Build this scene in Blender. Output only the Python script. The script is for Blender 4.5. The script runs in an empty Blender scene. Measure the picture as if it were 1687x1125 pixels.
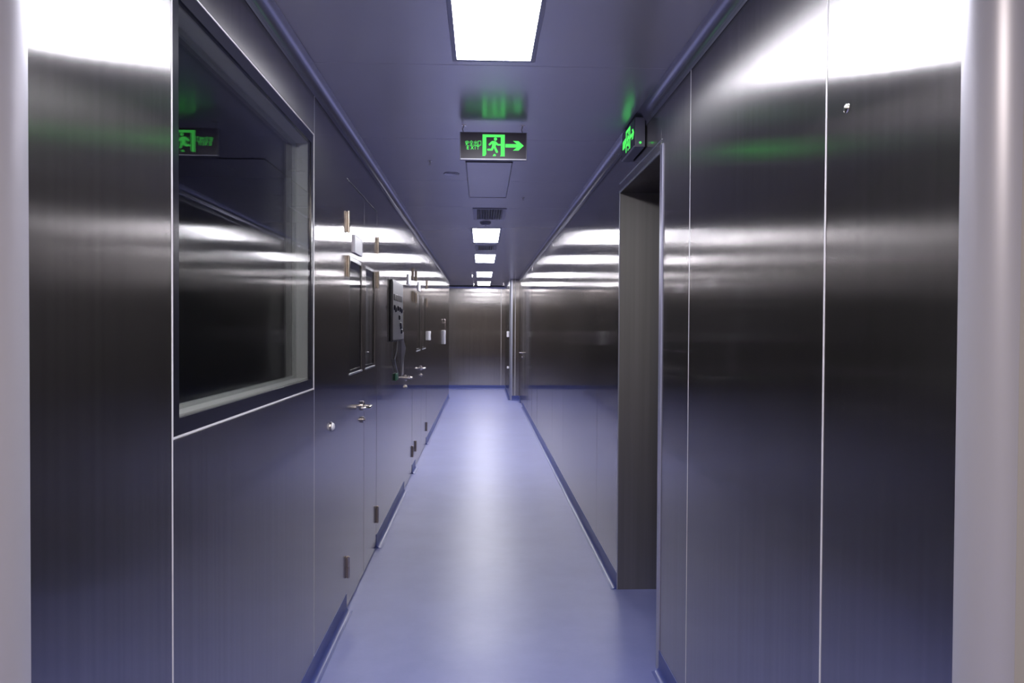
import bpy, bmesh, math, random
from mathutils import Vector, Matrix

random.seed(7)
S = bpy.context.scene
COL = S.collection

# ------------------------------------------------------------------ camera
F_PX, W_PX, H_PX = 1265.0, 1687.0, 1125.0
CAM_H = 1.55
VPX, VPY = 794.0, 541.0
ROLL = 0.0045
d = Vector((VPX - W_PX / 2, H_PX / 2 - VPY, -F_PX)).normalized()      # world +Y in camera axes
up = Vector((ROLL, 1, 0))
zc = (up - d * up.dot(d)).normalized()                              # world +Z in camera axes
xc = d.cross(zc).normalized()                                       # world +X in camera axes
rot = Matrix((xc, d, zc))                                           # rows = world axes, columns = camera axes
cam_data = bpy.data.cameras.new('camera')
cam_data.sensor_width = 36.0
cam_data.lens = F_PX / W_PX * 36.0
cam_data.clip_start = 0.02
cam = bpy.data.objects.new('camera', cam_data)
COL.objects.link(cam)
cam.matrix_world = Matrix.Translation((0, 0, CAM_H)) @ rot.to_4x4()
S.camera = cam

# ------------------------------------------------------------------ world, exposure
world = bpy.data.worlds.new('world')
world.use_nodes = True
world.node_tree.nodes['Background'].inputs[0].default_value = (0.02, 0.02, 0.025, 1)
world.node_tree.nodes['Background'].inputs[1].default_value = 0.2
S.world = world
S.view_settings.view_transform = 'Standard'
S.view_settings.look = 'None'
S.view_settings.gamma = 1.0
S.view_settings.exposure = 0.28
S.view_settings.use_curve_mapping = False
LAMP_STRENGTH = 34.0
LAMP_COLOUR = (0.93, 0.925, 1.0)

# room lamp of the lobby behind the camera
def area(name, loc, sx, sy, power, colour):
    l = bpy.data.lights.new(name, 'AREA')
    l.shape = 'RECTANGLE'
    l.size, l.size_y, l.energy, l.color = sx, sy, power, colour
    o = bpy.data.objects.new(name, l)
    o.location = loc
    COL.objects.link(o)
    return o
area('lobby_lamp', (0.0, -0.6, 2.58), 0.3, 1.2, 58, (1.0, 0.89, 0.81))

# ------------------------------------------------------------------ dimensions
XL, XR = -0.736, 0.81          # corridor wall faces
Z_MOUTH = 1.27                 # corridor mouth
CEIL = 2.615
Y_LEFT_END = 17.2
Y_FAR = 19.65
X_PIER, Y_PIER = 0.60, 16.6

# ------------------------------------------------------------------ materials
def new_mat(name):
    m = bpy.data.materials.new(name)
    m.use_nodes = True
    nt = m.node_tree
    nt.nodes.clear()
    out = nt.nodes.new('ShaderNodeOutputMaterial')
    return m, nt, out

def principled(name, colour, rough=0.5, metal=0.0, emit=None, emit_s=0.0, spec=0.5, noise=None, coat=0.0):
    m, nt, out = new_mat(name)
    p = nt.nodes.new('ShaderNodeBsdfPrincipled')
    p.inputs['Base Color'].default_value = (*colour, 1)
    p.inputs['Roughness'].default_value = rough
    p.inputs['Metallic'].default_value = metal
    p.inputs['Specular IOR Level'].default_value = spec
    p.inputs['Coat Weight'].default_value = coat
    p.inputs['Coat Roughness'].default_value = 0.1
    if emit:
        p.inputs['Emission Color'].default_value = (*emit, 1)
        p.inputs['Emission Strength'].default_value = emit_s
    if noise:
        sc, lo, hi = noise
        tc = nt.nodes.new('ShaderNodeTexCoord')
        n = nt.nodes.new('ShaderNodeTexNoise')
        n.inputs['Scale'].default_value = sc
        n.inputs['Detail'].default_value = 4
        r = nt.nodes.new('ShaderNodeMapRange')
        r.inputs['To Min'].default_value = lo
        r.inputs['To Max'].default_value = hi
        nt.links.new(tc.outputs['Object'], n.inputs['Vector'])
        nt.links.new(n.outputs['Fac'], r.inputs['Value'])
        hv = nt.nodes.new('ShaderNodeMix')
        hv.data_type = 'RGBA'
        hv.blend_type = 'MULTIPLY'
        hv.inputs['Factor'].default_value = 1
        hv.inputs['A'].default_value = (*colour, 1)
        nt.links.new(r.outputs['Result'], hv.inputs['B'])
        nt.links.new(hv.outputs['Result'], p.inputs['Base Color'])
    nt.links.new(p.outputs[0], out.inputs[0])
    return m

def brushed(name, colour, tangent, lobe1=(0.20, 0.0035), lobe2=(0.55, 0.010), mix=0.32, wave=0.0005, streak=0.12):
    """brushed steel with an upright grain: two anisotropic lobes, slight sheet waviness"""
    m, nt, out = new_mat(name)
    L = nt.links
    geo = nt.nodes.new('ShaderNodeNewGeometry')
    mp = nt.nodes.new('ShaderNodeMapping')
    mp.inputs['Scale'].default_value = (45, 45, 0.5)
    L.new(geo.outputs['Position'], mp.inputs['Vector'])
    n1 = nt.nodes.new('ShaderNodeTexNoise')
    n1.inputs['Scale'].default_value = 1.0
    n1.inputs['Detail'].default_value = 5
    L.new(mp.outputs[0], n1.inputs['Vector'])
    cr = nt.nodes.new('ShaderNodeMapRange')
    cr.inputs['From Min'].default_value = 0.3
    cr.inputs['From Max'].default_value = 0.7
    cr.inputs['To Min'].default_value = 1.0 - streak
    cr.inputs['To Max'].default_value = 1.0
    L.new(n1.outputs['Fac'], cr.inputs['Value'])
    mx = nt.nodes.new('ShaderNodeMix')
    mx.data_type = 'RGBA'
    mx.blend_type = 'MULTIPLY'
    mx.inputs['Factor'].default_value = 1
    mx.inputs['A'].default_value = (*colour, 1)
    L.new(cr.outputs['Result'], mx.inputs['B'])
    # waviness of the thin sheet
    n2 = nt.nodes.new('ShaderNodeTexNoise')
    n2.inputs['Scale'].default_value = 2.6
    n2.inputs['Detail'].default_value = 1
    L.new(geo.outputs['Position'], n2.inputs['Vector'])
    b = nt.nodes.new('ShaderNodeBump')
    b.inputs['Strength'].default_value = 1.0
    b.inputs['Distance'].default_value = wave
    L.new(n2.outputs['Fac'], b.inputs['Height'])
    tn = nt.nodes.new('ShaderNodeCombineXYZ')
    for k in range(3):
        tn.inputs[k].default_value = tangent[k]
    ps = []
    for ah, av in (lobe1, lobe2):                 # scatter across the grain, along the grain
        u, v = math.sqrt(av), math.sqrt(ah)
        p = nt.nodes.new('ShaderNodeBsdfAnisotropic')
        p.inputs['Roughness'].default_value = math.sqrt(u * v)
        p.inputs['Anisotropy'].default_value = 1 - u / math.sqrt(u * v)
        L.new(tn.outputs[0], p.inputs['Tangent'])
        L.new(b.outputs[0], p.inputs['Normal'])
        L.new(mx.outputs['Result'], p.inputs['Color'])
        ps.append(p)
    ms = nt.nodes.new('ShaderNodeMixShader')
    ms.inputs[0].default_value = mix
    L.new(ps[0].outputs[0], ms.inputs[1])
    L.new(ps[1].outputs[0], ms.inputs[2])
    # the grain scatters less and less towards grazing view, where the sheet turns mirror-like
    pm = nt.nodes.new('ShaderNodeMixShader')
    pm.inputs[0].default_value = 0.5
    for k, (ah, av) in enumerate(((0.006, 0.002), (0.10, 0.0022))):
        u, v = math.sqrt(av), math.sqrt(ah)
        p = nt.nodes.new('ShaderNodeBsdfAnisotropic')
        p.inputs['Roughness'].default_value = math.sqrt(u * v)
        p.inputs['Anisotropy'].default_value = 1 - u / math.sqrt(u * v)
        L.new(tn.outputs[0], p.inputs['Tangent'])
        L.new(b.outputs[0], p.inputs['Normal'])
        p.inputs['Color'].default_value = (*[min(c * 1.35, 0.7) for c in colour], 1)
        L.new(p.outputs[0], pm.inputs[1 + k])
    lw = nt.nodes.new('ShaderNodeLayerWeight')
    lw.inputs['Blend'].default_value = 0.5
    gr = nt.nodes.new('ShaderNodeMapRange')
    gr.inputs['From Min'].default_value = 0.66
    gr.inputs['From Max'].default_value = 0.90
    gr.inputs['To Min'].default_value = 0.0
    gr.inputs['To Max'].default_value = 0.72
    L.new(lw.outputs['Facing'], gr.inputs['Value'])
    ms2 = nt.nodes.new('ShaderNodeMixShader')
    L.new(gr.outputs['Result'], ms2.inputs[0])
    L.new(ms.outputs[0], ms2.inputs[1])
    L.new(pm.outputs[0], ms2.inputs[2])
    L.new(ms2.outputs[0], out.inputs[0])
    return m

def floor_material():
    m, nt, out = new_mat('blue_vinyl')
    L = nt.links
    geo = nt.nodes.new('ShaderNodeNewGeometry')
    n1 = nt.nodes.new('ShaderNodeTexNoise')
    n1.inputs['Scale'].default_value = 2.2
    n1.inputs['Detail'].default_value = 8
    n1.inputs['Roughness'].default_value = 0.65
    L.new(geo.outputs['Position'], n1.inputs['Vector'])
    cr = nt.nodes.new('ShaderNodeValToRGB')
    e = cr.color_ramp.elements
    e[0].position, e[0].color = 0.3, (0.15, 0.17, 0.385, 1)
    e[1].position, e[1].color = 0.7, (0.20, 0.22, 0.455, 1)
    L.new(n1.outputs['Fac'], cr.inputs['Fac'])
    n2 = nt.nodes.new('ShaderNodeTexNoise')
    n2.inputs['Scale'].default_value = 90
    n2.inputs['Detail'].default_value = 3
    L.new(geo.outputs['Position'], n2.inputs['Vector'])
    b = nt.nodes.new('ShaderNodeBump')
    b.inputs['Strength'].default_value = 0.25
    b.inputs['Distance'].default_value = 0.001
    L.new(n2.outputs['Fac'], b.inputs['Height'])
    rr = nt.nodes.new('ShaderNodeMapRange')
    rr.inputs['To Min'].default_value = 0.34
    rr.inputs['To Max'].default_value = 0.46
    L.new(n1.outputs['Fac'], rr.inputs['Value'])
    p = nt.nodes.new('ShaderNodeBsdfPrincipled')
    L.new(cr.outputs[0], p.inputs['Base Color'])
    L.new(rr.outputs[0], p.inputs['Roughness'])
    L.new(b.outputs[0], p.inputs['Normal'])
    L.new(p.outputs[0], out.inputs[0])
    return m

def glass_material():
    m, nt, out = new_mat('window_glass')
    L = nt.links
    lw = nt.nodes.new('ShaderNodeLayerWeight')
    lw.inputs['Blend'].default_value = 0.5
    pw = nt.nodes.new('ShaderNodeMath')
    pw.operation = 'POWER'
    pw.inputs[1].default_value = 5.0
    L.new(lw.outputs['Facing'], pw.inputs[0])
    fr = nt.nodes.new('ShaderNodeMath')
    fr.operation = 'MULTIPLY_ADD'
    fr.inputs[1].default_value = 0.92
    fr.inputs[2].default_value = 0.04
    L.new(pw.outputs[0], fr.inputs[0])
    t = nt.nodes.new('ShaderNodeBsdfTransparent')
    t.inputs[0].default_value = (0.94, 0.95, 0.95, 1)
    g = nt.nodes.new('ShaderNodeBsdfGlossy')
    g.inputs['Roughness'].default_value = 0.0
    ms = nt.nodes.new('ShaderNodeMixShader')
    L.new(fr.outputs[0], ms.inputs[0])
    L.new(t.outputs[0], ms.inputs[1])
    L.new(g.outputs[0], ms.inputs[2])
    L.new(ms.outputs[0], out.inputs[0])
    return m

STEEL = (0.46, 0.445, 0.44)
M_WALL = brushed('brushed_steel_side', STEEL, (0, 0, 1))
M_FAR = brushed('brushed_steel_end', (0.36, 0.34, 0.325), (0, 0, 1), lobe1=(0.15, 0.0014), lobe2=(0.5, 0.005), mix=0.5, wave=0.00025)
M_JAMB = brushed('brushed_steel_jamb', (0.30, 0.285, 0.275), (0, 0, 1), lobe1=(0.4, 0.06), lobe2=(0.5, 0.25), mix=0.6)
M_LOBBY = principled('lobby_grey_panel', (0.40, 0.38, 0.36), 0.5, 0.0)
M_CEIL = principled('grey_lilac_painted_panel', (0.54, 0.52, 0.60), 0.26, 0.5, spec=0.6, noise=(1.5, 0.92, 1.05))
M_DARK = principled('black_rubber', (0.012, 0.012, 0.014), 0.6)
M_SEAL = principled('pale_sealant', (0.60, 0.58, 0.61), 0.4)
M_FLOOR = floor_material()
M_BASE = principled('blue_vinyl_cove', (0.06, 0.08, 0.27), 0.38, noise=(3, 0.85, 1.1))
M_ALU = principled('lilac_aluminium', (0.50, 0.50, 0.57), 0.34, 0.75)
M_POST = principled('lilac_plastic_profile', (0.46, 0.455, 0.51), 0.36, 0.25)
M_COVE = principled('lilac_aluminium_cove', (0.40, 0.40, 0.50), 0.27, 0.75)
M_GLASS = glass_material()
M_SPACER = principled('grey_window_reveal', (0.36, 0.355, 0.33), 0.5)
M_BLACKG = principled('black_glass_border', (0.01, 0.01, 0.016), 0.18)
M_CHROME = principled('polished_steel', (0.72, 0.68, 0.62), 0.16, 1.0)
M_HINGE = principled('hinge_steel', (0.50, 0.43, 0.36), 0.27, 1.0)
M_WHITE = principled('white_plastic', (0.78, 0.77, 0.80), 0.35)
M_PLATE = principled('pale_plate', (0.88, 0.87, 0.93), 0.35)
M_LAMP = principled('lit_diffuser', (0.9, 0.9, 0.95), 0.4, emit=LAMP_COLOUR, emit_s=LAMP_STRENGTH)
M_UNLIT = principled('unlit_diffuser', (0.23, 0.23, 0.31), 0.3)
M_FRAME = principled('lamp_frame', (0.30, 0.30, 0.40), 0.35, 0.3)
M_SIGN = principled('black_sign_face', (0.040, 0.028, 0.055), 0.3)
M_SIGNBOX = principled('sign_case_grey', (0.20, 0.20, 0.25), 0.4, 0.5)
M_GREEN = principled('lit_green', (0.02, 0.2, 0.03), 0.5, emit=(0.085, 0.85, 0.125), emit_s=1.0)
M_PANELBOX = principled('control_box_grey', (0.42, 0.42, 0.45), 0.35, 0.5)
M_INK = principled('dark_instrument', (0.02, 0.02, 0.03), 0.3)
M_PAPER = principled('grey_paper', (0.62, 0.61, 0.66), 0.6)
M_GTAG = principled('green_tag', (0.04, 0.20, 0.10), 0.5)
M_CABLE = principled('grey_cable', (0.35, 0.35, 0.36), 0.5)
M_ROOM = principled('dim_room_paint', (0.22, 0.23, 0.24), 0.6)

# ------------------------------------------------------------------ mesh helpers
class MB:
    def __init__(self):
        self.bm = bmesh.new()

    def box(self, x0, x1, y0, y1, z0, z1, bevel=0.0):
        vs = [self.bm.verts.new((x, y, z)) for x in (x0, x1) for y in (y0, y1) for z in (z0, z1)]
        idx = [(0, 1, 3, 2), (4, 6, 7, 5), (0, 4, 5, 1), (2, 3, 7, 6), (0, 2, 6, 4), (1, 5, 7, 3)]
        fs = [self.bm.faces.new([vs[i] for i in f]) for f in idx]
        if bevel:
            es = list({e for f in fs for e in f.edges})
            bmesh.ops.bevel(self.bm, geom=es, offset=bevel, segments=2, profile=0.5, affect='EDGES')
        return self

    def cyl(self, p0, p1, r0, r1=None, n=16, cap=True):
        r1 = r0 if r1 is None else r1
        p0, p1 = Vector(p0), Vector(p1)
        a = (p1 - p0).normalized()
        u = a.orthogonal().normalized()
        v = a.cross(u)
        A = [self.bm.verts.new(p0 + (u * math.cos(t) + v * math.sin(t)) * r0) for t in [2 * math.pi * k / n for k in range(n)]]
        B = [self.bm.verts.new(p1 + (u * math.cos(t) + v * math.sin(t)) * r1) for t in [2 * math.pi * k / n for k in range(n)]]
        for k in range(n):
            f = self.bm.faces.new((A[k], A[(k + 1) % n], B[(k + 1) % n], B[k]))
            f.smooth = True
        if cap:
            self.bm.faces.new(A[::-1])
            self.bm.faces.new(B)
        return self

    def tube(self, pts, r, n=12):
        pts = [Vector(p) for p in pts]
        rings = []
        ref = None
        for i, p in enumerate(pts):
            t = (pts[min(i + 1, len(pts) - 1)] - pts[max(i - 1, 0)]).normalized()
            if ref is None:
                ref = t.orthogonal().normalized()
            ref = (ref - t * ref.dot(t)).normalized()
            v = t.cross(ref)
            rings.append([self.bm.verts.new(p + (ref * math.cos(a) + v * math.sin(a)) * r) for a in [2 * math.pi * k / n for k in range(n)]])
        for A, B in zip(rings, rings[1:]):
            for k in range(n):
                self.bm.faces.new((A[k], A[(k + 1) % n], B[(k + 1) % n], B[k])).smooth = True
        self.bm.faces.new(rings[0][::-1])
        self.bm.faces.new(rings[-1])
        return self

    def lathe(self, centre, axis, prof, n=24):
        c, a = Vector(centre), Vector(axis).normalized()
        u = a.orthogonal().normalized()
        v = a.cross(u)
        rings = []
        for r, h in prof:
            if r < 1e-6:
                rings.append([self.bm.verts.new(c + a * h)])
            else:
                rings.append([self.bm.verts.new(c + a * h + (u * math.cos(t) + v * math.sin(t)) * r) for t in [2 * math.pi * k / n for k in range(n)]])
        for A, B in zip(rings, rings[1:]):
            for k in range(n):
                k2 = (k + 1) % n
                if len(A) == 1 and len(B) == 1:
                    continue
                if len(A) == 1:
                    f = self.bm.faces.new((A[0], B[k2], B[k]))
                elif len(B) == 1:
                    f = self.bm.faces.new((A[k], A[k2], B[0]))
                else:
                    f = self.bm.faces.new((A[k], A[k2], B[k2], B[k]))
                f.smooth = True
        return self

    def profile(self, pts, p0, p1, ex, ez, smooth=True):
        """sweep an open or closed profile (pairs in directions ex, ez) from p0 to p1"""
        p0, p1, ex, ez = Vector(p0), Vector(p1), Vector(ex), Vector(ez)
        A = [self.bm.verts.new(p0 + ex * a + ez * b) for a, b in pts]
        B = [self.bm.verts.new(p1 + ex * a + ez * b) for a, b in pts]
        n = len(pts)
        for k in range(n):
            f = self.bm.faces.new((A[k], A[(k + 1) % n], B[(k + 1) % n], B[k]))
            f.smooth = smooth
        self.bm.faces.new(A[::-1])
        self.bm.faces.new(B)
        return self

    def flat(self, polys, fn, depth):
        """extruded outlines: fn maps (u, v, w) to world"""
        for poly in polys:
            A = [self.bm.verts.new(fn(u, v, 0)) for u, v in poly]
            B = [self.bm.verts.new(fn(u, v, depth)) for u, v in poly]
            n = len(poly)
            self.bm.faces.new(A[::-1])
            self.bm.faces.new(B)
            for k in range(n):
                self.bm.faces.new((A[k], A[(k + 1) % n], B[(k + 1) % n], B[k]))
        return self

    def build(self, name, mat, parent=None, kind=None, sharp=True):
        bmesh.ops.recalc_face_normals(self.bm, faces=self.bm.faces[:])
        if sharp:
            for e in self.bm.edges:
                if len(e.link_faces) == 2 and e.calc_face_angle(0.0) > math.radians(35):
                    e.smooth = False
        me = bpy.data.meshes.new(name)
        self.bm.to_mesh(me)
        self.bm.free()
        me.materials.append(mat)
        o = bpy.data.objects.new(name, me)
        COL.objects.link(o)
        if parent:
            o.parent = parent
            o.matrix_parent_inverse = Matrix.Translation(-parent.location)
        if kind:
            o['kind'] = kind
        return o

def empty(name, loc=(0, 0, 0), kind=None):
    o = bpy.data.objects.new(name, None)
    o.empty_display_size = 0.05
    o.location = loc
    COL.objects.link(o)
    if kind:
        o['kind'] = kind
    return o

def thing(name, label, cat, loc=(0, 0, 0), group=None):
    o = empty(name, loc)
    o['label'], o['category'] = label, cat
    if group:
        o['group'] = group
    return o

def tag(o, label, cat, group=None):
    o['label'], o['category'] = label, cat
    if group:
        o['group'] = group
    return o

def copy_thing(root, offset, label=None, group=None):
    r = root.copy()
    COL.objects.link(r)
    r.location = root.location + Vector(offset)
    if label:
        r['label'] = label
    if group:
        r['group'] = group
    for ch in list(root.children):
        c = ch.copy()
        COL.objects.link(c)
        c.parent = r
    return r

# ------------------------------------------------------------------ floor and ceiling
MB().box(-4.3, 2.5, -2.5, Y_FAR + 0.1, -0.06, 0.0).build('floor', M_FLOOR, kind='structure')

ceiling = MB().box(-4.3, 2.5, -2.5, Y_FAR + 0.1, CEIL + 0.012, CEIL + 0.08).build('ceiling', M_DARK, kind='structure')
ys = [3.13 + 1.22 * k for k in range(-5, 14)]
for a, b in zip(ys, ys[1:]):
    if b > Y_LEFT_END + 0.2:
        x0, x1 = -4.2, 0.9
    elif a < Z_MOUTH:
        x0, x1 = -2.45, 2.45
    else:
        x0, x1 = XL - 0.02, 1.4
    b2 = min(b, Y_FAR + 0.05)
    if b2 - a < 0.1:
        continue
    MB().box(x0, x1, a + 0.0015, b2 - 0.0015, CEIL, CEIL + 0.012, 0.0012).build('ceiling_panel', M_CEIL, ceiling)

# ------------------------------------------------------------------ wall panels
def wall_panels(parent, side, spans, mat=M_WALL):
    """spans: (y0, y1, z0, z1); side -1 = left wall, +1 = right wall"""
    for (y0, y1, z0, z1) in spans:
        g = 0.0018
        x = XL if side < 0 else XR
        t0, t1 = (x - 0.014, x) if side < 0 else (x, x + 0.014)
        mb = MB().box(t0, t1, y0 + g, y1 - g, z0 + g, z1 - g, 0.0012)
        o = mb.build('wall_panel', mat, parent)
        # each cassette sits a hair out of true
        tilt = random.uniform(-0.0016, 0.0016)
        c = Vector((x, (y0 + y1) / 2, (z0 + z1) / 2))
        M = Matrix.Translation(c) @ Matrix.Rotation(tilt, 4, 'Z') @ Matrix.Translation(-c)
        o.data.transform(M)

def sealant(parent, side, y, z0, z1, w=0.0022):
    x = XL if side < 0 else XR
    t0, t1 = (x - 0.012, x + 0.0006) if side < 0 else (x - 0.0006, x + 0.012)
    MB().box(t0, t1, y - w, y + w, z0, z1).build('joint_sealant', M_SEAL, parent)

WIN = (1.855, 3.40, 1.28, 2.393)
DOOR_TOP = 2.36

# left wall: dark core behind the cassettes, open at the window
core = MB()
for (y0, y1, z0, z1) in ((Z_MOUTH - 0.02, WIN[0], 0, CEIL), (WIN[0], WIN[1], 0, WIN[2]), (WIN[0], WIN[1], WIN[3], CEIL), (WIN[1], Y_LEFT_END - 0.016, 0, CEIL)):
    core.box(XL - 0.10, XL - 0.015, y0, y1, z0, z1)
wall_left = core.build('wall_left', M_DARK, kind='structure')
full = [(Z_MOUTH, 1.855), (3.40, 4.21), (5.41, 6.05), (6.05, 7.31), (8.17, 8.54), (10.23, 11.6), (11.6, 13.0), (13.0, 14.2), (14.2, 15.7), (15.7, Y_LEFT_END)]
wall_panels(wall_left, -1, [(a, b, 0, CEIL) for a, b in full])
wall_panels(wall_left, -1, [(WIN[0], WIN[1], 0, WIN[2]), (WIN[0], WIN[1], WIN[3], CEIL)])
wall_panels(wall_left, -1, [(4.21, 5.41, DOOR_TOP, CEIL), (7.31, 8.17, DOOR_TOP, CEIL), (8.54, 10.23, DOOR_TOP, CEIL)])
for y, w in ((1.855, 0.0042), (3.40, 0.003), (15.7, 0.003)):
    sealant(wall_left, -1, y, 0.0, CEIL - 0.01, w)
# the end of the left wall, facing the cross passage
MB().box(XL - 0.10, XL, Y_LEFT_END - 0.015, Y_LEFT_END, 0, CEIL, 0.001).build('wall_panel', M_FAR, wall_left)

# right wall with the doorway
DW = (3.47, 4.52, 2.355)
core = MB()
for (y0, y1, z0, z1) in ((Z_MOUTH - 0.02, DW[0] - 0.016, 0, CEIL), (DW[0] - 0.016, DW[1] + 0.016, DW[2] + 0.016, CEIL), (DW[1] + 0.016, Y_FAR, 0, CEIL)):
    core.box(XR + 0.015, XR + 0.10, y0, y1, z0, z1)
wall_right = core.build('wall_right', M_DARK, kind='structure')
full = [(Z_MOUTH, 1.79), (1.79, 2.98), (2.98, DW[0]), (DW[1], 5.35), (5.35, 6.4), (6.4, 7.6), (7.6, 8.8), (8.8, 10.0), (10.0, 11.2), (11.2, 12.4), (12.4, 13.7), (13.7, 15.1), (16.0, Y_PIER)]
wall_panels(wall_right, 1, [(a, b, 0, CEIL) for a, b in full])
wall_panels(wall_right, 1, [(DW[0], DW[1], DW[2], CEIL), (15.1, 16.0, DOOR_TOP, CEIL)])
for y, w in ((1.79, 0.0040), (2.98, 0.0032)):
    sealant(wall_right, 1, y, 0.0, CEIL - 0.01, w)
# doorway recess: jambs, lintel soffit, closed back
X_BACK = XR + 0.62
MB().box(XR, X_BACK, DW[1], DW[1] + 0.015, 0.0, DW[2] + 0.015, 0.001).build('jamb', M_JAMB, wall_right)
MB().box(XR, X_BACK, DW[0] - 0.015, DW[0], 0.0, DW[2] + 0.015, 0.001).build('jamb', M_JAMB, wall_right)
MB().box(XR, X_BACK, DW[0], DW[1], DW[2], DW[2] + 0.015, 0.001).build('lintel_soffit', M_JAMB, wall_right)
MB().box(X_BACK, X_BACK + 0.02, DW[0] - 0.05, DW[1] + 0.05, 0.0, DW[2] + 0.05).build('recess_back', M_WALL, wall_right)
# bright edge strips of the doorway
MB().box(XR - 0.006, XR + 0.004, DW[0] - 0.045, DW[0] + 0.002, 0.0, DW[2] + 0.03, 0.002).build('door_frame_strip', M_FRAME, wall_right)
MB().box(XR - 0.002, XR + 0.004, DW[1] - 0.002, DW[1] + 0.006, 0.0, DW[2] + 0.004, 0.001).build('door_frame_strip', M_ALU, wall_right)
MB().box(XR - 0.004, XR + 0.004, DW[0] - 0.02, DW[1] + 0.006, DW[2] - 0.002, DW[2] + 0.010, 0.001).build('door_frame_strip', M_ALU, wall_right)
MB().box(XR - 0.003, XR + 0.004, DW[0] - 0.02, DW[1] + 0.006, DW[2] + 0.05, DW[2] + 0.056, 0.001).build('door_frame_strip', M_ALU, wall_right)
# chrome dome added to stand in for the bright glint of a dent
MB().lathe((XR, 1.69, 2.045), (-1, 0, 0), [(0.0115, 0), (0.0105, 0.0022), (0.007, 0.0040), (0.003, 0.0048), (0, 0.005)]).build('dent_glint', M_CHROME, wall_right)

# far wall across the passage
wall_back = MB().box(-4.3, 1.0, Y_FAR + 0.015, Y_FAR + 0.1, 0, CEIL).build('wall_back', M_DARK, kind='structure')
for a, b in ((-4.2, -2.9), (-2.9, -1.6), (-1.6, 0.49), (0.49, X_PIER + 0.03)):
    MB().box(a + 0.002, b - 0.002, Y_FAR, Y_FAR + 0.014, 0.002, CEIL - 0.002, 0.0012).build('wall_panel', M_FAR, wall_back)
MB().box(0.487, 0.493, Y_FAR - 0.001, Y_FAR + 0.012, 0, CEIL - 0.01).build('joint_sealant', M_SEAL, wall_back)
# end of the cross passage, out of sight to the left, and its near side
w = MB().box(-4.3, -4.2, Y_LEFT_END - 0.2, Y_FAR + 0.1, 0, CEIL).build('wall_passage_end', M_LOBBY, kind='structure')
w = MB().box(-4.3, XL - 0.10, Y_LEFT_END - 0.1, Y_LEFT_END, 0, CEIL).build('wall_passage_near', M_LOBBY, kind='structure')

# pier at the far right
pier = MB().box(X_PIER + 0.015, XR + 0.1, Y_PIER + 0.015, Y_FAR, 0, CEIL).build('wall_pier', M_DARK, kind='structure')
MB().box(X_PIER, X_PIER + 0.014, Y_PIER + 0.06, Y_FAR - 0.002, 0, CEIL - 0.002, 0.001).build('wall_panel', M_WALL, pier)
MB().box(X_PIER + 0.06, 0.715, Y_PIER, Y_PIER + 0.014, 0, CEIL - 0.002, 0.001).build('wall_panel', M_FAR, pier)
MB().box(0.722, XR - 0.002, Y_PIER, Y_PIER + 0.014, 0, CEIL - 0.002, 0.001).build('wall_panel', M_FAR, pier)
MB().box(0.714, 0.723, Y_PIER - 0.002, Y_PIER + 0.012, 0, CEIL - 0.01).build('joint_sealant', M_SEAL, pier)

def corner_post(name, cx, cy, r, a0, a1, mat, n=14, parent=None):
    """rounded outside corner profile with two flat flanges"""
    pts = [(math.cos(a0 + (a1 - a0) * k / n) * r, math.sin(a0 + (a1 - a0) * k / n) * r) for k in range(n + 1)]
    inner = [(x * 0.9, y * 0.9) for x, y in pts[::-1]]
    return MB().profile(pts + inner, (cx, cy, 0), (cx, cy, CEIL), (1, 0, 0), (0, 1, 0)).build(name, mat, parent, kind=None if parent else 'structure')

corner_post('corner_profile', X_PIER + 0.06, Y_PIER + 0.06, 0.063, math.pi, 1.5 * math.pi, M_ALU, parent=pier)
RP = 0.066
corner_post('trim_1', XL - RP + 0.004, Z_MOUTH, RP, 0.04, -0.5 * math.pi, M_POST)
corner_post('trim_2', XR + RP - 0.004, Z_MOUTH, RP, math.pi - 0.04, 1.5 * math.pi, M_POST)

# lobby around the camera
YW = Z_MOUTH - RP
MB().box(-2.45, XL - RP + 0.01, YW, YW + 0.06, 0, CEIL).build('wall_lobby_left_front', M_LOBBY, kind='structure')
MB().box(XR + RP - 0.01, 2.45, YW, YW + 0.06, 0, CEIL).build('wall_lobby_right_front', M_LOBBY, kind='structure')
MB().box(-2.5, -2.4, -2.5, YW + 0.06, 0, CEIL).build('wall_lobby_left', M_LOBBY, kind='structure')
MB().box(2.4, 2.5, -2.5, YW + 0.06, 0, CEIL).build('wall_lobby_right', M_LOBBY, kind='structure')
MB().box(-2.5, 2.5, -2.5, -2.4, 0, CEIL).build('wall_lobby_back', M_LOBBY, kind='structure')

# ------------------------------------------------------------------ coves at the ceiling, skirting at the floor
def concave(r, n=8):
    pts = [(r - r * math.cos(t), r - r * math.sin(t)) for t in [0.5 * math.pi * k / n for k in range(n + 1)]]
    return [(-0.001, -0.001)] + [(0.0015, r + 0.004)] + [(max(a, 0.0025), max(b, 0.0025)) for a, b in pts] + [(r + 0.004, 0.0015)]

RC = 0.052
for name, x, ex, y0, y1 in (('trim_3', XL, 1, Z_MOUTH, Y_LEFT_END), ('trim_4', XR, -1, Z_MOUTH, Y_PIER), ('trim_5', X_PIER, -1, Y_PIER + 0.02, Y_FAR)):
    MB().profile(concave(RC), (x, y0, CEIL), (x, y1, CEIL), (ex, 0, 0), (0, 0, -1)).build(name, M_COVE, kind='structure')
MB().profile(concave(RC), (-4.2, Y_FAR, CEIL), (X_PIER, Y_FAR, CEIL), (0, -1, 0), (0, 0, -1)).build('trim_6', M_COVE, kind='structure')

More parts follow.
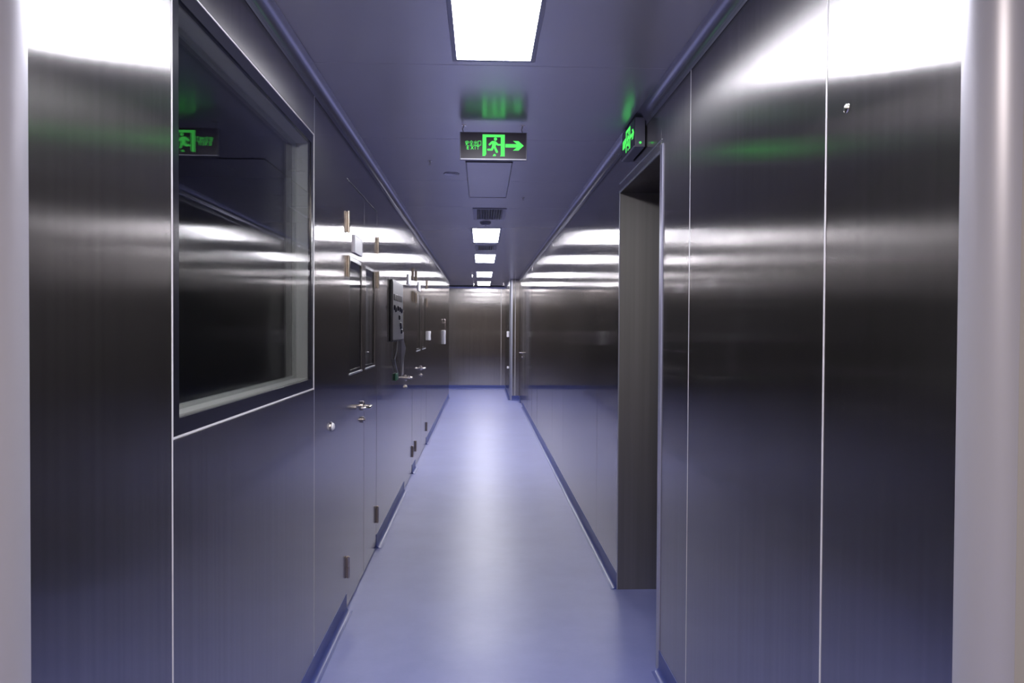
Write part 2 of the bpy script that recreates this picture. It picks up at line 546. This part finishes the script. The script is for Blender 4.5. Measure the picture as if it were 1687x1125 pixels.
def skirting(name, p0, p1, ex):
    n = 8
    r = 0.026
    pts = [(-0.001, -0.001), (-0.001, 0.098), (0.003, 0.098)]
    pts += [(0.003 + r - r * math.cos(t), 0.002 + r - r * math.sin(t)) for t in [0.5 * math.pi * k / n for k in range(n + 1)]]
    pts += [(0.036, 0.0008), (0.036, -0.001)]
    return MB().profile(pts, p0, p1, ex, (0, 0, 1)).build(name, M_BASE, kind='structure')

for k, (a, b) in enumerate(((Z_MOUTH, 4.21), (5.41, 7.31), (8.17, 8.54), (10.23, Y_LEFT_END))):
    skirting('baseboard_left', (XL, a, 0), (XL, b, 0), (1, 0, 0))
for k, (a, b) in enumerate(((Z_MOUTH, DW[0] - 0.045), (DW[1] + 0.006, 15.1), (16.0, Y_PIER))):
    skirting('baseboard_right', (XR, a, 0), (XR, b, 0), (-1, 0, 0))
skirting('baseboard_back', (-4.2, Y_FAR, 0), (X_PIER, Y_FAR, 0), (0, -1, 0))
skirting('baseboard_pier', (X_PIER, Y_PIER + 0.02, 0), (X_PIER, Y_FAR, 0), (-1, 0, 0))
skirting('baseboard_pier', (X_PIER + 0.05, Y_PIER, 0), (XR, Y_PIER, 0), (0, -1, 0))

# ------------------------------------------------------------------ window in the left wall
window = empty('window_1', (XL, (WIN[0] + WIN[1]) / 2, WIN[2]), 'structure')
y0, y1, z0, z1 = WIN
def ring(mb, xa, xb, y0, y1, z0, z1, w, wt=None, bev=0.0):
    wt = wt or w
    mb.box(xa, xb, y0, y1, z0, z0 + w, bev).box(xa, xb, y0, y1, z1 - wt, z1, bev)
    mb.box(xa, xb, y0, y0 + w, z0 + w, z1 - wt, bev).box(xa, xb, y1 - w, y1, z0 + w, z1 - wt, bev)
    return mb
ring(MB(), XL - 0.012, XL + 0.0008, y0, y1, z0, z1, 0.005).build('edge_bead', M_SEAL, window)
ring(MB(), XL - 0.016, XL - 0.0015, y0 + 0.005, y1 - 0.005, z0 + 0.005, z1 - 0.005, 0.042).build('glass_border', M_BLACKG, window)
MB().box(XL - 0.009, XL - 0.005, y0 + 0.045, y1 - 0.045, z0 + 0.045, z1 - 0.045).build('window_pane', M_GLASS, window)
ring(MB(), XL - 0.068, XL - 0.017, y0 + 0.001, y1 - 0.001, z0 + 0.001, z1 - 0.001, 0.05).build('reveal', M_SPACER, window)
ring(MB(), XL - 0.080, XL - 0.069, y0 + 0.001, y1 - 0.001, z0 + 0.001, z1 - 0.001, 0.062).build('inner_frame', M_SPACER, window)
MB().box(XL - 0.067, XL - 0.063, y0 + 0.05, y1 - 0.05, z0 + 0.05, z1 - 0.05).build('window_pane', M_GLASS, window)
# dim room beyond the glass
room = MB()
room.box(-3.6, -3.55, 1.40, 5.6, 0, CEIL)
room.box(-3.55, XL - 0.10, 1.40, 1.45, 0, CEIL)
room.box(-3.55, XL - 0.10, 5.55, 5.6, 0, CEIL)
room.build('wall_beyond_window', M_ROOM, kind='structure')

# ------------------------------------------------------------------ doors
def handle_parts(root, side, y, z, s=1.0, toward=-1):
    x = XL if side < 0 else XR
    n = -side
    hd = MB().lathe((x, y, z), (n, 0, 0), [(0, 0), (0.029, 0), (0.029, 0.010), (0.024, 0.014), (0.012, 0.016), (0.012, 0.02)]).build('handle', M_CHROME, root)
    P = [(x + n * 0.008, y, z), (x + n * 0.042, y, z)]
    for k in range(1, 5):
        t = 0.5 * math.pi * k / 4
        P.append((x + n * (0.042 + 0.016 * math.sin(t)), y + toward * 0.016 * (1 - math.cos(t)), z))
    P.append((x + n * 0.058, y + toward * 0.10, z))
    for k in range(1, 5):
        t = 0.5 * math.pi * k / 4
        P.append((x + n * (0.058 - 0.024 * (1 - math.cos(t))), y + toward * (0.10 + 0.024 * math.sin(t)), z))
    P.append((x + n * 0.014, y + toward * 0.126, z))
    MB().tube(P, 0.0095).build('lever', M_CHROME, hd)
    c = MB().lathe((x, y, z - 0.085), (n, 0, 0), [(0, 0), (0.019, 0), (0.019, 0.010), (0.016, 0.013), (0.009, 0.014), (0.009, 0.022), (0, 0.022)]).build('lock_cylinder', M_CHROME, root)
    return hd

def hinge(root, side, y, z):
    x = XL if side < 0 else XR
    n = -side
    mb = MB()
    for a, b in ((-0.056, -0.002), (0.002, 0.056)):
        mb.cyl((x + n * 0.009, y, z + a), (x + n * 0.009, y, z + b), 0.0088, n=18)
    mb.cyl((x + n * 0.009, y, z - 0.06), (x + n * 0.009, y, z + 0.06), 0.0062, n=12)
    mb.box(min(x, x + n * 0.004), max(x, x + n * 0.004), y - 0.016, y + 0.016, z - 0.054, z + 0.054, 0.001)
    mb.build('hinge', M_HINGE, root)

def leaf(root, side, y0, y1, vision=None):
    x = XL if side < 0 else XR
    n = -side
    xa, xb = sorted((x - n * 0.014, x - n * 0.0008))
    g = 0.004
    zt = DOOR_TOP - 0.004
    mb = MB()
    if vision:
        a, b, c, e = vision
        mb.box(xa, xb, y0 + g, y1 - g, 0.012, c).box(xa, xb, y0 + g, y1 - g, e, zt)
        mb.box(xa, xb, y0 + g, a, c, e).box(xa, xb, b, y1 - g, c, e)
    else:
        mb.box(xa, xb, y0 + g, y1 - g, 0.012, zt, 0.001)
    lf = mb.build('door_leaf', M_WALL, root)
    if vision:
        xa, xb = sorted((x - n * 0.013, x - n * 0.003))
        ring(MB(), xa, xb, a, b, c, e, 0.022).build('pane_border', M_BLACKG, lf)
        xa, xb = sorted((x - n * 0.010, x - n * 0.006))
        MB().box(xa, xb, a + 0.02, b - 0.02, c + 0.02, e - 0.02).build('vision_pane', M_GLASS, lf)
        xa, xb = sorted((x - n * 0.004, x + n * 0.003))
        MB().box(xa, xb, a, b, c - 0.006, c + 0.003, 0.001).build('pane_bead', M_ALU, lf)
    return lf

d1 = empty('door_1', (XL, 4.81, 0), 'structure')
leaf(d1, -1, 4.21, 4.835, (4.30, 4.75, 1.29, 1.95))
leaf(d1, -1, 4.835, 5.41, (4.90, 5.31, 1.29, 1.95))
for z in (0.24, 1.885, 2.125):
    hinge(d1, -1, 4.215, z)
    hinge(d1, -1, 5.405, z)
handle_parts(d1, -1, 4.755, 1.07)

d2 = empty('door_2', (XL, 7.74, 0), 'structure')
leaf(d2, -1, 7.31, 8.17)
handle_parts(d2, -1, 7.41, 1.07, toward=1)

d3 = empty('door_3', (XL, 9.4, 0), 'structure')
leaf(d3, -1, 8.54, 9.38, (8.68, 9.22, 1.29, 1.95))
leaf(d3, -1, 9.38, 10.23, (9.54, 10.08, 1.29, 1.95))
handle_parts(d3, -1, 9.30, 1.07)
for z in (0.24, 1.885, 2.125):
    hinge(d2, -1, 8.165, z)
    hinge(d3, -1, 8.545, z)
    hinge(d3, -1, 10.225, z)

d4 = empty('door_4', (XR, 15.55, 0), 'structure')
leaf(d4, 1, 15.1, 16.0)
handle_parts(d4, 1, 15.22, 1.07, toward=1)

# white name plates on the doors
for a, b, lab in ((4.43, 4.70, 'blank white name plate above the vision pane of the nearest door on the left'),
                  (7.62, 7.89, 'small white plate high on the single door beyond the control box'),
                  (8.85, 9.12, 'small white plate high on the farther left double door')):
    t = thing('door_plate', lab, 'sign', (XL, (a + b) / 2, 1.985))
    MB().box(XL - 0.0008, XL + 0.008, a, b, 1.985, 2.08, 0.002).build('plate', M_PLATE, t)
    ring(MB(), XL - 0.0005, XL + 0.0095, a - 0.004, b + 0.004, 1.981, 2.084, 0.004).build('rim', M_ALU, t)

# ------------------------------------------------------------------ ceiling lamps
LX = 0.042
def ceiling_light(y0, y1, lit, label):
    t = thing('ceiling_light', label, 'light', (LX, (y0 + y1) / 2, CEIL))
    w = 0.145
    mb = MB()
    fr = 0.018 if lit else 0.006
    za, zb = CEIL - 0.006, CEIL + 0.004
    mb.box(LX - w - fr, LX - w, y0 - fr, y1 + fr, za, zb, 0.0015).box(LX + w, LX + w + fr, y0 - fr, y1 + fr, za, zb, 0.0015)
    mb.box(LX - w, LX + w, y0 - fr, y0, za, zb, 0.0015).box(LX - w, LX + w, y1, y1 + fr, za, zb, 0.0015)
    mb.build('frame', M_FRAME if lit else M_INK, t)
    MB().box(LX - w, LX + w, y0, y1, CEIL - 0.004, CEIL + 0.003).build('diffuser', M_LAMP if lit else M_CEIL, t)
    return t
ceiling_light(1.78, 3.055, True, 'nearest lit ceiling panel lamp, large glowing white strip cut by the picture top')
ceiling_light(4.93, 6.24, False, 'unlit grey ceiling panel lamp just beyond the hanging exit sign')
ceiling_light(8.18, 9.50, True, 'lit ceiling panel lamp directly beyond the slatted vent')
ceiling_light(11.05, 12.40, True, 'second glowing lamp of the row beyond the slatted vent')
ceiling_light(14.45, 15.90, True, 'third glowing lamp of the row beyond the slatted vent')
ceiling_light(17.40, 18.95, True, 'farthest and smallest glowing ceiling lamp, next to the end wall')

# ------------------------------------------------------------------ ceiling fittings
def air_vent(label, vx0, vx1, vy0, vy1, ns, fm):
    v = thing('air_vent', label, 'vent', ((vx0 + vx1) / 2, (vy0 + vy1) / 2, CEIL))
    e = 0.035
    mb = MB()
    mb.box(vx0, vx1, vy0, vy0 + e, CEIL - 0.008, CEIL + 0.004, 0.002).box(vx0, vx1, vy1 - e, vy1, CEIL - 0.008, CEIL + 0.004, 0.002)
    mb.box(vx0, vx0 + e, vy0 + e, vy1 - e, CEIL - 0.008, CEIL + 0.004, 0.002).box(vx1 - e, vx1, vy0 + e, vy1 - e, CEIL - 0.008, CEIL + 0.004, 0.002)
    mb.build('frame', fm, v)
    MB().box(vx0 + 0.03, vx1 - 0.03, vy0 + 0.03, vy1 - 0.03, CEIL - 0.0015, CEIL + 0.003).build('backing', M_DARK, v)
    for k in range(ns):
        cx = vx0 + e + (vx1 - vx0 - 2 * e) * (k + 0.5) / ns
        MB().profile([(-0.007, -0.001), (0.004, -0.013), (0.007, -0.012), (-0.004, 0.0)], (cx, vy0 + e, CEIL), (cx, vy1 - e, CEIL), (1, 0, 0), (0, 0, 1), False).build('slat', fm, v)
air_vent('grey slatted air vent in the ceiling before the row of lit lamps', -0.085, 0.215, 6.82, 7.50, 10, M_FRAME)
air_vent('dark slatted vent in the ceiling between the first two lamps of the far lit row', -0.09, 0.18, 9.86, 10.42, 8, M_UNLIT)

def round_fitting(name, label, cat, x, y, prof, mat, extra=None):
    t = thing(name, label, cat, (x, y, CEIL))
    MB().lathe((x, y, CEIL + 0.001), (0, 0, -1), prof, 28).build('housing', mat, t)
    if extra:
        MB().lathe((x, y, CEIL), (0, 0, -1), extra, 16).build('tip', M_CHROME, t)
    return t
round_fitting('smoke_detector', 'round grey smoke detector on the ceiling between vent and lit lamp', 'detector', 0.03, 7.72,
              [(0.055, 0), (0.055, 0.012), (0.045, 0.026), (0.03, 0.032), (0, 0.033)], M_FRAME, [(0.008, 0.03), (0.006, 0.036), (0, 0.037)])
round_fitting('ceiling_speaker', 'flat round grey disc in the ceiling left of the unlit lamp', 'speaker', -0.215, 5.32,
              [(0.055, 0), (0.055, 0.004), (0.05, 0.006), (0.046, 0.004), (0, 0.004)], M_CEIL)
def sprinkler(label, x, y, s=1.0):
    t = thing('sprinkler', label, 'sprinkler', (x, y, CEIL))
    MB().lathe((x, y, CEIL + 0.001), (0, 0, -1), [(0.032 * s, 0), (0.032 * s, 0.003), (0.02 * s, 0.010 * s), (0.012 * s, 0.012 * s)], 20).build('escutcheon', M_CHROME, t)
    MB().lathe((x, y, CEIL), (0, 0, -1), [(0.008 * s, 0.008 * s), (0.008 * s, 0.028 * s), (0.004 * s, 0.032 * s), (0.004 * s, 0.05 * s), (0.02 * s, 0.051 * s), (0.02 * s, 0.053 * s), (0, 0.053 * s)], 16).build('deflector', M_CHROME, t)
sprinkler('tiny chrome sprinkler in the ceiling left of the hanging exit sign', -0.335, 4.93, 0.45)
sprinkler('tiny chrome sprinkler in the ceiling right of the slatted vent', 0.33, 6.25, 0.4)
sprinkler('chrome sprinkler left of the third lit lamp of the far row', -0.20, 15.1, 1.3)
sprinkler('chrome sprinkler hanging left of the farthest lit lamp', -0.20, 18.0, 1.6)
sprinkler('chrome sprinkler by the right edge of the end wall, before the pier', 0.50, 17.6, 1.5)

# ------------------------------------------------------------------ exit signs
def cap(x0, y0, x1, y1, w, n=6):
    a = math.atan2(y1 - y0, x1 - x0)
    r = w / 2
    pts = [(x0 + r * math.cos(a + math.pi / 2 + math.pi * k / n), y0 + r * math.sin(a + math.pi / 2 + math.pi * k / n)) for k in range(n + 1)]
    pts += [(x1 + r * math.cos(a - math.pi / 2 + math.pi * k / n), y1 + r * math.sin(a - math.pi / 2 + math.pi * k / n)) for k in range(n + 1)]
    return pts
def seg(x0, y0, x1, y1, w):
    dx, dy = x1 - x0, y1 - y0
    l = math.hypot(dx, dy)
    nx, ny = -dy / l * w / 2, dx / l * w / 2
    return [(x0 + nx, y0 + ny), (x1 + nx, y1 + ny), (x1 - nx, y1 - ny), (x0 - nx, y0 - ny)]
DOORWAY = [[(568, 345), (635, 345), (635, 690), (615, 725), (568, 725)], [(635, 345), (890, 345), (890, 392), (635, 392)],
           [(890, 345), (962, 345), (962, 727), (880, 727), (890, 700)]]
RUNNER = [[(797 + 29 * math.cos(t), 424 + 29 * math.sin(t)) for t in [2 * math.pi * k / 14 for k in range(14)]],
          [(735, 458), (800, 462), (822, 490), (800, 555), (735, 560), (738, 505)],
          cap(740, 478, 692, 522, 36), cap(805, 488, 838, 524, 32), cap(838, 524, 892, 524, 30),
          cap(758, 545, 735, 610, 40), cap(735, 612, 668, 612, 36), cap(775, 550, 822, 648, 42)]
FOOT = [[(748, 724), (765, 690), (790, 684), (808, 706), (800, 726)]]
ARROW = [[(972, 508), (1175, 508), (1175, 570), (972, 570)], [(1108, 452), (1205, 455), (1298, 537), (1175, 537), (1175, 508)],
         [(1175, 537), (1298, 537), (1205, 622), (1105, 622), (1175, 568)]]
def glyphs():
    P = []
    def ch(ox, strokes, oy=458, s=0.62, w=6.8):
        for a, b, c, e in strokes:
            P.append(seg(ox + a * s, oy + b * s, ox + c * s, oy + e * s, w))
    # four characters on a 100 x 140 grid, then the four letters
    ch(264, [(50, 0, 50, 22), (6, 26, 96, 26), (6, 22, 6, 50), (96, 22, 96, 50), (48, 42, 22, 98), (22, 96, 82, 138), (74, 58, 14, 138), (2, 70, 100, 70)])
    ch(340, [(50, 0, 2, 52), (50, 0, 100, 52), (22, 60, 80, 60), (20, 96, 82, 96), (6, 134, 96, 134), (50, 60, 50, 134)])
    ch(416, [(50, 0, 50, 134), (14, 18, 14, 62), (14, 62, 88, 62), (88, 18, 88, 62), (4, 84, 4, 134), (4, 134, 98, 134), (98, 84, 98, 134)])
    ch(486, [(8, 4, 8, 132), (8, 8, 88, 8), (88, 4, 88, 132), (8, 126, 88, 126)])
    def le(ox, strokes):
        ch(ox, strokes, 552, 0.42, 9.5)
    le(292, [(10, 0, 10, 140), (4, 8, 92, 8), (4, 70, 80, 70), (4, 132, 92, 132)])
    le(362, [(4, 0, 110, 140), (110, 0, 4, 140)])
    le(432, [(12, 0, 12, 140)])
    le(462, [(0, 8, 124, 8), (62, 8, 62, 140)])
    return P

def exit_sign(label, mapper, thick):
    """mapper(u, v, w): metres right, up and out of the face"""
    t = thing('exit_sign', label, 'sign', mapper(0, 0, 0))
    def bx(mb, u0, u1, v0, v1, w0, w1, bev=0.0):
        a, b = mapper(u0, v0, w0), mapper(u1, v1, w1)
        return mb.box(min(a[0], b[0]), max(a[0], b[0]), min(a[1], b[1]), max(a[1], b[1]), min(a[2], b[2]), max(a[2], b[2]), bev)
    hw, hh = 0.176, 0.073
    bx(MB(), -hw, hw, -hh, hh, -thick, -0.0025, 0.002).build('case', M_SIGNBOX, t)
    bx(MB(), -hw + 0.005, hw - 0.005, -hh + 0.009, hh - 0.003, -0.0026, 0.0).build('face', M_SIGN, t)
    bx(MB(), -hw + 0.005, hw - 0.005, -hh + 0.001, -hh + 0.0065, -0.002, 0.003, 0.001).build('lower_rail', M_ALU, t)
    K = 3377.0
    def fn(u, v, w):
        return mapper((u - 762) / K, (548 - v) / K, w)
    for nm, polys in (('doorway_symbol', DOORWAY), ('running_figure_symbol', RUNNER), ('running_figure_symbol', FOOT), ('arrow_symbol', ARROW), ('lettering', glyphs())):
        mb = MB()
        for k, poly in enumerate(polys):
            mb.flat([poly], fn, 0.0010 + 0.00006 * k)
        mb.build(nm, M_GREEN, t)
    return t

SY, SX, SZ = 4.04, 0.056, CAM_H + (541 - 242) / 313.0
hang = exit_sign('black hanging exit sign with green runner and right arrow, mid corridor', lambda u, v, w: (SX + u, SY - w, SZ + v), 0.025)
for sx in (-0.155, 0.155):
    mb = MB()
    mb.tube([(SX + sx, SY + 0.012, SZ + 0.07), (SX + sx - 0.008, SY + 0.012, SZ + 0.09), (SX + sx, SY + 0.012, CEIL)], 0.0028, 8)
    mb.box(SX + sx - 0.012, SX + sx + 0.012, SY + 0.004, SY + 0.02, CEIL - 0.003, CEIL + 0.001)
    mb.build('hanger', M_CHROME, hang)
side_sign = exit_sign('exit sign fixed to the right wall above the open doorway, seen edge on', lambda u, v, w: (0.752 - w, 3.97 - u, 2.527 + v), 0.052)
MB().lathe((0.78, 3.97 - 0.176, 2.475), (0, -1, 0), [(0.006, 0), (0.006, 0.003), (0.003, 0.005), (0, 0.005)], 12).build('indicator_light', M_GREEN, side_sign)

# ------------------------------------------------------------------ things on the left wall
t = thing('cover_cap', 'small white domed cap on the steel panel between window and first door', 'cap', (XL, 3.78, 1.066))
MB().lathe((XL, 3.78, 1.066), (1, 0, 0), [(0.023, 0), (0.023, 0.004), (0.02, 0.006), (0.018, 0.006)], 24).build('rim', M_CHROME, t)
MB().lathe((XL, 3.78, 1.066), (1, 0, 0), [(0.02, 0.004), (0.019, 0.010), (0.014, 0.016), (0.007, 0.0185), (0, 0.019)], 24).build('dome', M_WHITE, t)

cb = thing('control_box', 'grey wall control box with dark meters beyond the first double door', 'control box', (XL, 6.55, 1.44))
by0, by1, bz0, bz1, bx1 = 6.17, 6.95, 1.44, 1.94, XL + 0.022
MB().box(XL + 0.002, bx1, by0, by1, bz0, bz1, 0.004).build('enclosure', M_INK, cb)
MB().box(bx1, bx1 + 0.004, by0 + 0.012, by1 - 0.012, bz0 + 0.012, bz1 - 0.012, 0.001).build('front_plate', M_PANELBOX, cb)
for k in range(5):
    MB().box(bx1 + 0.003, bx1 + 0.010, by0 + 0.06 + k * 0.125, by0 + 0.155 + k * 0.125, 1.775, 1.825, 0.002).build('meter', M_INK, cb)
for k, (yy, zz) in enumerate(((6.24, 1.715), (6.33, 1.70), (6.50, 1.715), (6.66, 1.71), (6.78, 1.70), (6.60, 1.64), (6.72, 1.56), (6.78, 1.52), (6.69, 1.58))):
    MB().lathe((bx1 + 0.003, yy, zz), (1, 0, 0), [(0.022, 0), (0.022, 0.006), (0.016, 0.014), (0, 0.015)], 14).build('knob', M_INK, cb)
MB().tube([(XL + 0.02, 6.58, bz0 + 0.01), (XL + 0.018, 6.52, 1.36), (XL + 0.012, 6.42, 1.29), (XL + 0.012, 6.52, 1.22), (XL + 0.014, 6.62, 1.17)], 0.005, 8).build('cable', M_CABLE, cb)
g = MB()
g.box(XL + 0.004, XL + 0.016, 6.49, 6.66, 1.105, 1.165, 0.003)
tag(g.build('green_tag', M_GTAG), 'small dark green tag hanging on the cable under the control box', 'tag')

t = thing('thermometer', 'thin chrome tube fixed upright just past the control box', 'thermometer', (XL, 7.0, 1.55))
MB().cyl((XL + 0.022, 7.01, 1.55), (XL + 0.022, 7.01, 1.70), 0.009, n=14).lathe((XL + 0.022, 7.01, 1.70), (0, 0, 1), [(0.009, 0), (0.007, 0.006), (0, 0.008)], 14).build('tube', M_CHROME, t)
for z in (1.58, 1.67):
    MB().box(XL, XL + 0.022, 7.0, 7.02, z - 0.006, z + 0.006, 0.001).build('clip', M_CHROME, t)

# folded sheet standing out from the wall
mb = MB()
prof = [(0.002, 1.515), (0.012, 1.475), (0.028, 1.42), (0.043, 1.37), (0.038, 1.335), (0.027, 1.28), (0.016, 1.22), (0.009, 1.16), (0.006, 1.115)]
edge = [mb.bm.verts.new((XL + a, 7.06 - 0.4 * a, z)) for a, z in prof]
root = [mb.bm.verts.new((XL + 0.0005, 7.06, z)) for a, z in prof]
back = [mb.bm.verts.new((XL + 0.004, 7.22, z)) for a, z in prof]
for k in range(len(prof) - 1):
    mb.bm.faces.new((root[k], root[k + 1], edge[k + 1], edge[k])).smooth = True
    mb.bm.faces.new((edge[k], edge[k + 1], back[k + 1], back[k])).smooth = True
bmesh.ops.solidify(mb.bm, geom=mb.bm.faces[:], thickness=0.001)
tag(mb.build('paper_sheet', M_PAPER), 'pale folded sheet of paper sticking out of the wall beside the control box', 'paper')

def wall_box(name, label, cat, x, n, y0, y1, z0, z1, dep, mat):
    t = thing(name, label, cat, (x, (y0 + y1) / 2, z0))
    xa, xb = sorted((x, x + n * dep))
    MB().box(xa, xb, y0, y1, z0, z1, min(0.012, dep * 0.25)).build('housing', mat, t)
    xa, xb = sorted((x + n * (dep - 0.001), x + n * (dep + 0.006)))
    MB().box(xa, xb, y0 + (y1 - y0) * 0.3, y1 - (y1 - y0) * 0.3, z0 + (z1 - z0) * 0.3, z1 - (z1 - z0) * 0.3, 0.002).build('button', M_CHROME, t)
    return t
t = wall_box('thermostat', 'small rounded white box on the left wall past the farther double door', 'thermostat', XL, 1, 10.55, 10.66, 1.385, 1.51, 0.032, M_WHITE)
t = wall_box('soap_dispenser', 'tall white box with chrome rod above, far along the left wall', 'dispenser', XL, 1, 14.7, 14.85, 1.245, 1.51, 0.038, M_WHITE)
MB().tube([(XL + 0.01, 14.78, 1.50), (XL + 0.03, 14.78, 1.54), (XL + 0.03, 14.78, 1.70), (XL + 0.012, 14.78, 1.73)], 0.012, 10).build('rod', M_CHROME, t)
MB().box(XL, XL + 0.03, 14.75, 14.81, 1.64, 1.67, 0.004).build('bracket', M_CHROME, t)
t = wall_box('wall_switch', 'small white switch box at eye level on the far right pier', 'switch', X_PIER, -1, 17.0, 17.1, 1.36, 1.49, 0.05, M_WHITE)
t = wall_box('wall_socket', 'small pale socket low on the far right pier', 'socket', X_PIER, -1, 17.05, 17.13, 0.66, 0.71, 0.04, M_WHITE)
